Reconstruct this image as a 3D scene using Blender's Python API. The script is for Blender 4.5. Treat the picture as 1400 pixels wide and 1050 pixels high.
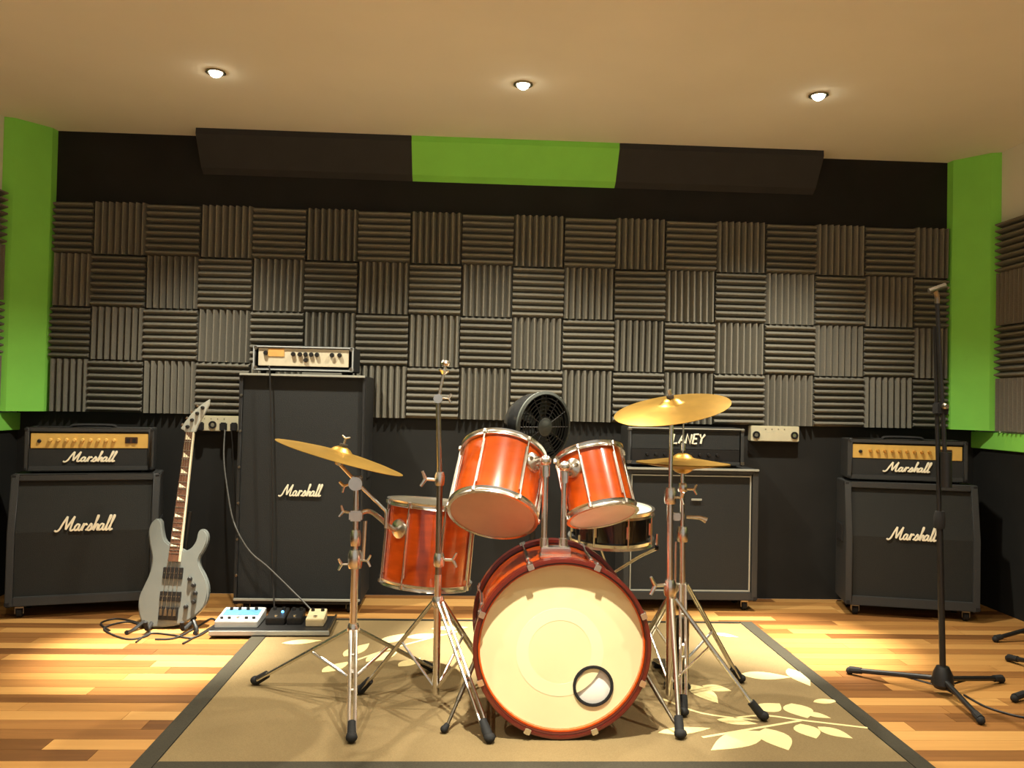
import bpy, bmesh, math, random
from mathutils import Vector, Matrix
random.seed(7)
for o in list(bpy.data.objects): bpy.data.objects.remove(o)
SC = bpy.context.scene
COL = SC.collection

# ------------------------------------------------------------------ camera
CAM_H, FPX = 1.15, 1133.0
yaw, pit, rol = [math.radians(a) for a in (2.78, 1.171, 1.21)]
FW = Vector((math.sin(yaw)*math.cos(pit), math.cos(yaw)*math.cos(pit), math.sin(pit)))
_r = Vector((math.cos(yaw), -math.sin(yaw), 0)); _u = _r.cross(FW)
RT = math.cos(rol)*_r + math.sin(rol)*_u
UP = -math.sin(rol)*_r + math.cos(rol)*_u
cam = bpy.data.cameras.new('camera'); co = bpy.data.objects.new('camera', cam); COL.objects.link(co)
cam.sensor_fit = 'HORIZONTAL'; cam.sensor_width = 36; cam.lens = FPX/1400*36; cam.clip_start = .05
m = Matrix((RT, UP, -FW)).transposed().to_4x4(); m.translation = (0, 0, CAM_H); co.matrix_world = m
SC.camera = co
# ------------------------------------------------------------------ light
w = bpy.data.worlds.new('world'); SC.world = w; w.use_nodes = True
bg = w.node_tree.nodes['Background']; bg.inputs[0].default_value = (1.0, .97, .90, 1); bg.inputs[1].default_value = .46
LAMP_COL = (1.0, .94, .78)
LAMP_W = 200.0
SC.view_settings.view_transform = 'Standard'; SC.view_settings.look = 'None'
SC.view_settings.gamma = 1; SC.view_settings.use_curve_mapping = False
SC.view_settings.exposure = 0.10

# ------------------------------------------------------------------ pixel helpers (direction only; the depth is given)
def ray(x, y): return FW + RT*((x-700)/FPX) + UP*((525-y)/FPX)
def aty(x, y, Y): d = ray(x, y); return d*(Y/d.y) + Vector((0, 0, CAM_H))
def atz(x, y, z=0.): d = ray(x, y); return d*((z-CAM_H)/d.z) + Vector((0, 0, CAM_H))

# ------------------------------------------------------------------ materials
def lin(c):
    return tuple(((v/255)/12.92 if v/255 <= .04045 else ((v/255+.055)/1.055)**2.4) for v in c) + (1,)
MATS = {}
def mat(name, rgb, rough=.5, metal=0., var=.08, scale=30., bump=0., coat=0., trans=0., emit=0., stretch=(1, 1, 1), rnd=0., spec=.5):
    if name in MATS: return MATS[name]
    M = bpy.data.materials.new(name); M.use_nodes = True
    nt = M.node_tree; N = nt.nodes; L = nt.links; b = N['Principled BSDF']
    tc = N.new('ShaderNodeTexCoord'); mp = N.new('ShaderNodeMapping'); mp.inputs['Scale'].default_value = stretch
    nz = N.new('ShaderNodeTexNoise'); nz.inputs['Scale'].default_value = scale; nz.inputs['Detail'].default_value = 5
    L.new(tc.outputs['Object'], mp.inputs[0]); L.new(mp.outputs[0], nz.inputs[0])
    c = lin(rgb)
    mx = N.new('ShaderNodeMix'); mx.data_type = 'RGBA'
    mx.inputs['A'].default_value = tuple(v*(1-var*2) for v in c[:3])+(1,)
    mx.inputs['B'].default_value = tuple(min(1, v*(1+var*2)) for v in c[:3])+(1,)
    L.new(nz.outputs[0], mx.inputs['Factor'])
    out = mx.outputs['Result']
    if rnd:
        oi = N.new('ShaderNodeObjectInfo'); hv = N.new('ShaderNodeHueSaturation')
        mr = N.new('ShaderNodeMapRange'); mr.inputs['To Min'].default_value = 1-rnd; mr.inputs['To Max'].default_value = 1+rnd
        L.new(oi.outputs['Random'], mr.inputs[0]); L.new(mr.outputs[0], hv.inputs['Value']); L.new(out, hv.inputs['Color'])
        out = hv.outputs[0]
    L.new(out, b.inputs['Base Color'])
    b.inputs['Roughness'].default_value = rough; b.inputs['Metallic'].default_value = metal
    b.inputs['Coat Weight'].default_value = coat; b.inputs['Coat Roughness'].default_value = .08
    b.inputs['Specular IOR Level'].default_value = spec
    if trans: b.inputs['Transmission Weight'].default_value = trans
    if emit:
        b.inputs['Emission Color'].default_value = c; b.inputs['Emission Strength'].default_value = emit
    if bump:
        bp = N.new('ShaderNodeBump'); bp.inputs['Strength'].default_value = bump; bp.inputs['Distance'].default_value = .004
        L.new(nz.outputs[0], bp.inputs['Height']); L.new(bp.outputs[0], b.inputs['Normal'])
    MATS[name] = M; return M

def floor_mat(name, planks):
    M = bpy.data.materials.new(name); M.use_nodes = True
    nt = M.node_tree; N = nt.nodes; L = nt.links; b = N['Principled BSDF']
    ge = N.new('ShaderNodeNewGeometry'); mp = N.new('ShaderNodeMapping'); mp.inputs['Scale'].default_value = (2.2, 38, 1)
    L.new(ge.outputs['Position'], mp.inputs[0])
    nz = N.new('ShaderNodeTexNoise'); nz.inputs['Scale'].default_value = 1.; nz.inputs['Detail'].default_value = 8; nz.inputs['Roughness'].default_value = .6
    L.new(mp.outputs[0], nz.inputs[0])
    cr = N.new('ShaderNodeValToRGB'); e = cr.color_ramp
    e.elements[0].position = 0; e.elements[0].color = lin((98, 62, 30))
    e.elements[1].position = 1; e.elements[1].color = lin((196, 150, 88))
    for p, c in ((.3, (142, 96, 50)), (.55, (168, 120, 64)), (.8, (184, 136, 76))):
        k = e.elements.new(p); k.color = lin(c)
    if planks:
        src = N.new('ShaderNodeObjectInfo').outputs['Random']
    else:
        br = N.new('ShaderNodeTexBrick'); br.inputs['Color1'].default_value = (0, 0, 0, 1); br.inputs['Color2'].default_value = (1, 1, 1, 1)
        br.inputs['Scale'].default_value = 1; br.inputs['Brick Width'].default_value = .8; br.inputs['Row Height'].default_value = .08; br.inputs['Mortar Size'].default_value = .001
        L.new(ge.outputs['Position'], br.inputs[0]); src = br.outputs['Color']
    ad = N.new('ShaderNodeMath'); ad.operation = 'MULTIPLY_ADD'; ad.inputs[1].default_value = .45; 
    s2 = N.new('ShaderNodeMath'); s2.operation = 'SUBTRACT'; s2.inputs[1].default_value = .22
    L.new(nz.outputs[0], ad.inputs[0]); ad.inputs[2].default_value = 0
    sc = N.new('ShaderNodeMath'); sc.operation = 'MULTIPLY_ADD'; sc.inputs[1].default_value = .95
    L.new(src, sc.inputs[0]); L.new(ad.outputs[0], s2.inputs[0]); L.new(s2.outputs[0], sc.inputs[2])
    L.new(sc.outputs[0], cr.inputs[0]); L.new(cr.outputs[0], b.inputs['Base Color'])
    b.inputs['Roughness'].default_value = .38; b.inputs['Specular IOR Level'].default_value = .45
    return M

def rug_mat():
    M = bpy.data.materials.new('rug_field'); M.use_nodes = True
    nt = M.node_tree; N = nt.nodes; L = nt.links; b = N['Principled BSDF']
    tc = N.new('ShaderNodeTexCoord')
    n1 = N.new('ShaderNodeTexNoise'); n1.inputs['Scale'].default_value = 2.2; n1.inputs['Detail'].default_value = 3
    n2 = N.new('ShaderNodeTexNoise'); n2.inputs['Scale'].default_value = 350; n2.inputs['Detail'].default_value = 2
    L.new(tc.outputs['Object'], n1.inputs[0]); L.new(tc.outputs['Object'], n2.inputs[0])
    mx = N.new('ShaderNodeMix'); mx.data_type = 'RGBA'; mx.inputs['A'].default_value = lin((128, 106, 68)); mx.inputs['B'].default_value = lin((158, 134, 88))
    L.new(n1.outputs[0], mx.inputs['Factor'])
    m2 = N.new('ShaderNodeMix'); m2.data_type = 'RGBA'; m2.blend_type = 'MULTIPLY'; m2.inputs['Factor'].default_value = .5
    L.new(mx.outputs['Result'], m2.inputs['A']); L.new(n2.outputs[0], m2.inputs['B'])
    hv = N.new('ShaderNodeHueSaturation'); hv.inputs['Value'].default_value = .98; hv.inputs['Saturation'].default_value = .92; L.new(m2.outputs['Result'], hv.inputs['Color'])
    L.new(hv.outputs[0], b.inputs['Base Color']); b.inputs['Roughness'].default_value = .95; b.inputs['Specular IOR Level'].default_value = .1
    bp = N.new('ShaderNodeBump'); bp.inputs['Strength'].default_value = .4; bp.inputs['Distance'].default_value = .002
    L.new(n2.outputs[0], bp.inputs['Height']); L.new(bp.outputs[0], b.inputs['Normal'])
    return M

CHROME = mat('chrome', (224, 220, 210), .27, 1., .06, 40)
CHROMED = mat('dull_chrome', (150, 142, 126), .32, 1., .1, 60)
BLACKM = mat('black_metal', (24, 23, 22), .4, .0, .15, 60)
RUBBER = mat('black_rubber', (18, 17, 16), .8, 0, .15, 80, bump=.2)
TOLEX = mat('black_tolex', (46, 47, 46), .62, 0, .2, 260, bump=.5)
TOLEXD = mat('dark_tolex', (27, 28, 28), .62, 0, .2, 260, bump=.5)
GRILLE = mat('grille_cloth', (27, 28, 24), .85, 0, .25, 420, bump=.5)
GRILLED = mat('dark_grille_cloth', (29, 31, 30), .8, 0, .2, 420, bump=.5)
LOGO = mat('cream_logo', (238, 232, 206), .35, 0, .02, 10)
GOLD = mat('gold_panel', (222, 182, 96), .38, .35, .06, 20)
GOLDK = mat('gold_knob', (236, 196, 110), .3, .3, .05, 20)
SILVER = mat('silver_panel', (214, 204, 176), .4, .25, .06, 20)
DARKK = mat('black_knob', (20, 18, 16), .45, 0, .1, 50)
PIPING = mat('silver_piping', (170, 170, 158), .4, .2, .05, 30)
FOAM = mat('charcoal_foam', (124, 121, 110), .92, 0, .12, 160, bump=.5, rnd=.10, spec=.15)
GREEN = mat('green_panel', (146, 230, 96), .75, 0, .05, 6, spec=.2)
BLKPANEL = mat('black_panel', (56, 56, 57), .8, 0, .08, 8, spec=.25)
WALLBLK = mat('black_paint', (33, 33, 31), .75, 0, .2, 5, bump=.08, spec=.25)
TAN = mat('cream_paint', (236, 234, 222), .85, 0, .03, 2, spec=.2)
DRUMRED = mat('red_lacquer', (204, 80, 14), .25, 0, .28, 5, coat=.9, stretch=(1, 1, 5))
HOOPRED = mat('red_hoop', (92, 24, 15), .3, 0, .2, 8, coat=.6)
HEAD = mat('coated_head', (228, 214, 166), .55, 0, .06, 5, spec=.3)
HEADTAN = mat('tan_head', (192, 156, 130), .4, 0, .12, 7)
HEADW = mat('white_head', (232, 228, 214), .45, 0, .12, 9)
BRASS = mat('cymbal_bronze', (190, 148, 66), .36, .85, .12, 18)
PILLOW = mat('white_pillow', (240, 236, 226), .9, 0, .04, 10, bump=.3)
RUGB = mat('rug_border', (62, 58, 48), .95, 0, .15, 200, bump=.4, spec=.1)
LEAF = mat('rug_leaf', (226, 208, 150), .95, 0, .06, 200, bump=.3, spec=.1)
BODY = mat('silver_lacquer', (128, 132, 127), .3, .35, .05, 12, coat=.6)
FRETB = mat('fretboard', (92, 58, 38), .5, 0, .2, 30)
IVORY = mat('ivory', (232, 222, 190), .4, 0, .03, 20)
PLATE = mat('socket_plate', (196, 190, 160), .5, 0, .05, 20)
CABLE = mat('black_cable', (26, 23, 20), .6, 0, .2, 40)
CABLEG = mat('grey_cable', (78, 76, 70), .45, 0, .35, 60)
GLOSSB = mat('glossy_black', (20, 20, 20), .18, 0, .1, 20, coat=.5)
DULLG = mat('dull_black_plastic', (44, 46, 40), .55, 0, .1, 20)
BLUEP = mat('blue_print', (70, 120, 150), .5, 0, .35, 40)
LEDB = mat('blue_led', (90, 180, 255), .4, emit=3.)
WHITEP = mat('pale_metal', (176, 180, 178), .45, .2, .05, 30)
LAMPE = mat('lamp_glow', (255, 244, 214), .4, emit=40.)
WHITE = mat('white_trim', (228, 222, 206), .5, 0, .03, 20)
FLOORM = floor_mat('laminate_plank', True); FLOORB = floor_mat('laminate_base', False); RUGM = rug_mat()

# ------------------------------------------------------------------ mesh builder
INV = {}
def frame(axis, hint=Vector((0, 0, 1))):
    a = Vector(axis).normalized()
    if abs(a.dot(hint)) > .98: hint = Vector((1, 0, 0))
    u = hint.cross(a).normalized(); v = a.cross(u); return u, v, a
class MB:
    def __init__(s): s.v = []; s.f = []
    def box(s, c, size, R=None):
        c = Vector(c); b = len(s.v)
        for x in (-.5, .5):
            for y in (-.5, .5):
                for z in (-.5, .5):
                    p = Vector((x*size[0], y*size[1], z*size[2]))
                    s.v.append(c + (R @ p if R else p))
        for q in ((0, 1, 3, 2), (4, 6, 7, 5), (0, 4, 5, 1), (2, 3, 7, 6), (0, 2, 6, 4), (1, 5, 7, 3)): s.f.append(tuple(b+i for i in q))
        return s
    def tube(s, pts, r, seg=10, squash=None, caps=True):
        pts = [Vector(p) for p in pts]; n = len(pts); rr = r if isinstance(r, (list, tuple)) else [r]*n
        t = [(pts[min(i+1, n-1)]-pts[max(i-1, 0)]).normalized() for i in range(n)]
        u, v, _ = frame(t[0]); b = len(s.v)
        for i in range(n):
            u = (u - t[i]*u.dot(t[i])).normalized(); v = t[i].cross(u)
            for k in range(seg):
                a = 2*math.pi*k/seg; d = (u*math.cos(a)+v*math.sin(a))*rr[i]
                if squash: d = Vector((d.x*squash[0], d.y*squash[1], d.z*squash[2]))
                s.v.append(pts[i]+d)
        for i in range(n-1):
            for k in range(seg):
                k2 = (k+1) % seg
                s.f.append((b+i*seg+k, b+i*seg+k2, b+(i+1)*seg+k2, b+(i+1)*seg+k))
        if caps:
            s.f.append(tuple(b+k for k in reversed(range(seg)))); s.f.append(tuple(b+(n-1)*seg+k for k in range(seg)))
        return s
    def lathe(s, prof, o, axis, seg=40, closed=False):
        u, v, a = frame(axis); o = Vector(o); b = len(s.v); n = len(prof)
        for r, h in prof:
            for k in range(seg):
                t = 2*math.pi*k/seg; s.v.append(o + a*h + (u*math.cos(t)+v*math.sin(t))*max(r, 1e-5))
        for i in range(n if closed else n-1):
            j = (i+1) % n
            for k in range(seg):
                k2 = (k+1) % seg; s.f.append((b+i*seg+k, b+i*seg+k2, b+j*seg+k2, b+j*seg+k))
        return s
    def prism(s, poly, o, u, v, w):
        o, u, v, w = [Vector(q) for q in (o, u, v, w)]; b = len(s.v); n = len(poly)
        for x, y in poly: s.v.append(o+u*x+v*y)
        for x, y in poly: s.v.append(o+u*x+v*y+w)
        s.f.append(tuple(range(b, b+n))); s.f.append(tuple(reversed(range(b+n, b+2*n))))
        for i in range(n):
            j = (i+1) % n; s.f.append((b+i, b+n+i, b+n+j, b+j))
        return s
    def ball(s, c, r, sq=(1, 1, 1), seg=16):
        b = len(s.v); c = Vector(c); n = seg//2
        for i in range(n+1):
            th = math.pi*i/n
            for k in range(seg):
                ph = 2*math.pi*k/seg
                s.v.append(c+Vector((math.sin(th)*math.cos(ph)*r*sq[0], math.sin(th)*math.sin(ph)*r*sq[1], math.cos(th)*r*sq[2])))
        for i in range(n):
            for k in range(seg):
                k2 = (k+1) % seg; s.f.append((b+i*seg+k, b+(i+1)*seg+k, b+(i+1)*seg+k2, b+i*seg+k2))
        return s
    def build(s, name, m, parent=None, world=False, origin=None, bevel=0, sharp=35):
        vs = s.v
        if parent is not None and world:
            iv = INV[parent.name]; vs = [iv @ p for p in vs]
        if origin is not None:
            org = Vector(origin); vs = [p-org for p in vs]
        me = bpy.data.meshes.new(name); me.from_pydata([tuple(p) for p in vs], [], s.f); me.validate()
        bm = bmesh.new(); bm.from_mesh(me)
        bmesh.ops.remove_doubles(bm, verts=bm.verts, dist=1e-6)
        bmesh.ops.recalc_face_normals(bm, faces=bm.faces)
        if bevel:
            ed = [e for e in bm.edges if len(e.link_faces) == 2 and e.calc_face_angle(0) > .6]
            bmesh.ops.bevel(bm, geom=ed, offset=bevel, segments=2, affect='EDGES', clamp_overlap=True)
        bm.to_mesh(me); bm.free()
        for p in me.polygons: p.use_smooth = True
        me.set_sharp_from_angle(angle=math.radians(sharp))
        me.materials.append(m)
        o = bpy.data.objects.new(name, me); COL.objects.link(o)
        if parent is not None:
            o.parent = parent; INV[o.name] = INV[parent.name]
        elif origin is not None:
            o.location = origin
            INV[o.name] = Matrix.Translation(-Vector(origin))
        else: INV[o.name] = Matrix()
        return o
def tag(o, label, cat, group=None):
    o['label'] = label; o['category'] = cat
    if group: o['group'] = group
    return o
def thing(name, label, cat, loc=(0, 0, 0), rz=0., group=None):
    o = bpy.data.objects.new(name, None); COL.objects.link(o); o.empty_display_size = .1
    o.location = loc; o.rotation_euler = (0, 0, rz)
    INV[o.name] = (Matrix.Translation(Vector(loc)) @ Matrix.Rotation(rz, 4, 'Z')).inverted()
    return tag(o, label, cat, group)
def struct(o): o['kind'] = 'structure'; return o
def curve(pts, n=6):
    P = [Vector(p) for p in pts]; out = []
    for i in range(len(P)-1):
        a = P[max(i-1, 0)]; b = P[i]; c = P[i+1]; d = P[min(i+2, len(P)-1)]
        for k in range(n):
            t = k/n
            out.append(.5*((2*b)+(c-a)*t+(2*a-5*b+4*c-d)*t*t+(3*b-a-3*c+d)*t**3))
    out.append(P[-1]); return out

# ------------------------------------------------------------------ room
XL, XR, YW, ZC, YF = -2.61, 3.06, 4.90, 2.66, -1.6
fb = MB().box(((XL+XR)/2, (2.42+YW)/2, -.05), (XR-XL, YW-2.42, .09))
fb.box(((XL+XR)/2, (YF+2.42)/2, -.0475), (XR-XL, 2.42-YF, .095))
floor = struct(fb.build('floor', FLOORB))
pm = MB().box((0, 0, -.003), (1, 1, .006)).build('plank', FLOORM, floor)
pmesh = pm.data; first = True
PW = .0826; nrow = int(round((YW-2.42)/PW)); PW = (YW-2.42)/nrow
for r in range(nrow):
    y = 2.42+PW*(r+.5); x = XL - random.random()*.7
    while x < XR:
        ln = random.choice((.5, .62, .75, .9, 1.05, 1.2)); a, b = max(x, XL), min(x+ln, XR); x += ln
        if b-a < .02: continue
        if 2.68 < y < 4.30 and a > -1.0 and b < 1.49: continue
        o = pm if first else pm.copy()
        if not first: COL.objects.link(o)
        first = False
        o.location = ((a+b)/2, y, 0); o.scale = (b-a-.0015, PW-.0018, 1)
wall = struct(MB().box(((XL+XR)/2, YW+.06, ZC/2), (XR-XL+.24, .12, ZC)).build('wall_back', WALLBLK))
cl = MB().box(((XL+XR)/2, (YF+YW)/2+.06, ZC+.06), (XR-XL+.24, YW-YF+.12, .12))
ceiling = struct(cl.build('ceiling', TAN))
wl = struct(MB().box((XL-.06, (YF+YW)/2, ZC/2), (.12, YW-YF, ZC)).build('wall_left', TAN))
wr = struct(MB().box((XR+.06, (YF+YW)/2, ZC/2), (.12, YW-YF, ZC)).build('wall_right', TAN))
for wo, x, sx in ((wl, XL, 1), (wr, XR, -1)):
    MB().box((x+sx*.004, (YF+YW)/2, .4625), (.008, YW-YF, .925)).build('dark_lower_panel', WALLBLK, wo)
for i, (x, sx) in enumerate(((XL, 1), (XR, -1))):
    struct(MB().box((x+sx*.012, (YF+YW)/2, .975), (.024, YW-YF, .10)).build('trim_%d' % (i+1), GREEN, bevel=.003))

# foam tiles -----------------------------------------------------------
P = .3031; FX0 = -2.197; FZ0 = 2.248; NR = 8
def foam_mesh(name, width, height, horiz):
    mb = MB(); step = P/NR; full = height if horiz else width; other = width if horiz else height
    prof = [(0, 0)]; k = 0; x = 0
    while x < full-1e-4:
        e = min(step, full-x)
        prof += [(x+.0002, .008), (x+e*.40, .05), (x+e*.60, .05), (x+e-.0002, .008)]; x += e
    prof += [(full, 0)]
    if horiz: mb.prism(prof, (-width/2, 0, -height/2), (0, 0, 1), (0, -1, 0), (other, 0, 0))
    else: mb.prism(prof, (-width/2, 0, -height/2), (1, 0, 0), (0, -1, 0), (0, 0, other))
    return mb
FM = {}
def foam_tile(parent, x, y, z, wd, horiz, rz=0.):
    key = (round(wd, 3), horiz)
    if key not in FM:
        o = foam_mesh('foam_tile', wd-.002, P-.002, horiz).build('foam_tile', FOAM, parent, sharp=20); FM[key] = o.data
    else:
        o = bpy.data.objects.new('foam_tile', FM[key]); COL.objects.link(o); o.parent = parent
    o.location = (x, y, z); o.rotation_euler = (random.uniform(-.004, .004), random.uniform(-.006, .006), rz)
    return o
for r in range(4):
    z = FZ0-P*(r+.5)
    for c in range(-1, 17):
        a = FX0+c*P; b = a+P
        if c == -1: a = -2.42
        if c == 16: b = 2.865
        foam_tile(wall, (a+b)/2, YW-.0005, z, b-a, (c+r) % 2 != 0)
    for c in range(4):
        foam_tile(wl, XL+.0005, 4.655-P*(c+.5), z, P, (c+r) % 2 == 0, math.pi/2)
        foam_tile(wr, XR-.0005, 4.645-P*(c+.5), z, P, (c+r) % 2 == 0, -math.pi/2)

# corner traps ----------------------------------------------------------
def corner_panel(a, b, corner, m, label):
    # a: edge on back wall, b: edge on side wall (x, y); chamfered face, standing from z0 to the ceiling
    a, b, c = Vector(a), Vector(b), Vector(corner); d = (b-a).normalized(); n = Vector((-d.y, d.x))
    if n.dot(c-a) > 0: n = -n
    ln = (b-a).length; t = .030
    poly = [tuple(a), tuple(a+d*.045+n*t), tuple(b-d*.045+n*t), tuple(b), tuple(c)]
    z0 = 1.035
    mb = MB().prism([(p[0]-c.x, p[1]-c.y) for p in poly], (c.x, c.y, z0), (1, 0, 0), (0, 1, 0), (0, 0, ZC-z0-.001))
    return tag(mb.build('corner_panel', m, origin=(c.x, c.y, z0), sharp=10), label, 'panel', 'green corner panels')
corner_panel((-2.425, YW-.002), (XL+.002, 4.675), (XL+.002, YW-.002), GREEN, 'tall bright green corner panel on the same side as the silver guitar')
corner_panel((2.872, YW-.002), (XR-.002, 4.66), (XR-.002, YW-.002), GREEN, 'tall bright green corner panel behind the black microphone stand')
for x0, x1, mm, lb in ((-1.592, -.377, BLKPANEL, 'black angled ceiling-edge panel above the tall bass cabinet'), (-.375, .826, GREEN, 'green angled ceiling-edge panel between two black ones'),
                       (.828, 2.035, BLKPANEL, 'black angled ceiling-edge panel above the cabinet with silver piping')):
    yt = 4.745; zb = 2.435
    poly = [(YW-.002, ZC-.001), (yt, ZC-.001), (yt-.004, ZC-.035), (YW-.045, zb+.028), (YW-.002, zb)]
    mb = MB().prism([(y-YW, z-ZC) for y, z in poly], (x0, YW, ZC), (0, 1, 0), (0, 0, 1), (x1-x0, 0, 0))
    tag(mb.build('ceiling_edge_panel', mm, origin=((x0+x1)/2, YW, ZC), sharp=10), lb, 'panel', 'angled panels along the ceiling edge')

# downlights --------------------------------------------------------------
def downlight(x, y, label, tilt=(0, 0), power=1., core=8.0):
    t = thing('ceiling_downlight', label, 'light', (x, y, ZC), 0, 'recessed ceiling downlights')
    MB().lathe([(.031, -.0005), (.046, -.0005), (.046, -.006), (.040, -.009), (.031, -.006)], (0, 0, 0), (0, 0, 1), 32, True).build('trim_ring', CHROMED, t)
    MB().lathe([(0, -.026), (.014, -.024), (.025, -.016), (.031, -.004), (.031, -.001)], (0, 0, 0), (0, 0, 1), 24).build('lamp', LAMPE, t)
    ld = bpy.data.lights.new('spot', 'SPOT'); ld.energy = LAMP_W*power; ld.color = LAMP_COL; ld.spot_size = math.radians(118); ld.spot_blend = .85; ld.shadow_soft_size = .03
    lo = bpy.data.objects.new('lamp_beam', ld); COL.objects.link(lo); lo.parent = t; lo.location = (0, 0, -.06)
    lo.rotation_euler = (tilt[0], tilt[1], 0)
    lc = bpy.data.lights.new('spot_core', 'SPOT'); lc.energy = LAMP_W*power*core; lc.color = LAMP_COL; lc.spot_size = math.radians(29); lc.spot_blend = .9; lc.shadow_soft_size = .03
    l2 = bpy.data.objects.new('lamp_core', lc); COL.objects.link(l2); l2.parent = t; l2.location = (0, 0, -.06); l2.rotation_euler = (tilt[0], tilt[1], 0)
downlight(-1.228, 3.91, 'lit recessed ceiling downlight over the shiny silver guitar', (-.04, .04))
downlight(.213, 3.91, 'lit recessed ceiling downlight over the drum kit')
downlight(1.643, 3.90, 'lit recessed ceiling downlight over the bare floor beside the microphone stand', (.03, .03))
for yy in (2.02, .3):  # unseen lamps added to light the scene; drum-facing one placed by its hoop shadow
    for xx in (-1.228, .213, 1.643):
        downlight(xx, yy, 'unseen recessed ceiling downlight over the front of the room', (.27, -.03) if yy > 1 and 0 < xx < 1 else (0, 0), .7 if yy > 1 else .3, 3.8 if yy > 1 and 0 < xx < 1 else .4)

# ------------------------------------------------------------------ lettering
_a = [(.3, .4), (.15, .45), (.02, .25), (.08, .03), (.25, .12), (.32, .42), (.30, .1), (.40, .02), (.48, .1)]
SCRIPT = [[(-.35, .06), (-.2, -.02), (-.02, .12), (.12, .55), (.3, 1.0)], [(.3, 1.0), (.35, .5), (.42, .1)], [(.42, .1), (.6, .55), (.8, 1.0)],
          [(.8, 1.0), (.75, .5), (.74, .1), (.84, .02), (1.0, .12)], [(x+1., y) for x, y in _a],
          [(1.48, .1), (1.61, .52)], [(1.61, .5), (1.58, .0)], [(1.59, .2), (1.66, .4), (1.77, .47), (1.83, .36)], [(1.84, .02), (1.96, .16)],
          [(1.95, .15), (2.12, .48), (2.2, .2), (2.1, .02), (1.96, .06)], [(2.1, .02), (2.3, .12)],
          [(2.3, .1), (2.5, .9), (2.43, .98), (2.4, .0)], [(2.4, 0), (2.52, .38), (2.64, .38), (2.64, .06), (2.74, .04)],
          [(x+2.72, y) for x, y in _a], [(3.2, .1), (3.4, .9), (3.32, .98), (3.28, .1), (3.36, .02), (3.46, .1)],
          [(3.46, .1), (3.66, .9), (3.58, .98), (3.54, .1), (3.62, .02), (3.75, .1)]]
CAPS = [[(0, 1), (0, 0), (.55, 0)], [(.75, 0), (1.05, 1), (1.35, 0)], [(.87, .35), (1.23, .35)], [(1.55, 0), (1.55, 1), (2.1, 0), (2.1, 1)],
        [(2.9, 1), (2.38, 1), (2.38, 0), (2.9, 0)], [(2.38, .52), (2.8, .52)], [(3.05, 1), (3.35, .5), (3.65, 1)], [(3.35, .5), (3.35, 0)]]
def lettering(strokes, w, parent, cx, y, z, width_units, hgt=None, slant=.28, r=.078, smooth=True, m=None):
    mb = MB(); k = w/width_units; kh = (hgt if hgt else k)
    x0 = min(p[0] for s in strokes for p in s); x1 = max(p[0]+slant*p[1] for s in strokes for p in s)
    for s in strokes:
        pts = [Vector((cx+(px+slant*py-(x0+x1)/2)*k, y, z+py*kh)) for px, py in s]
        if smooth: pts = curve(pts, 4)
        mb.tube(pts, r*k, 6, squash=(1, .5, 1))
    return mb.build('logo', m or LOGO, parent)

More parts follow.
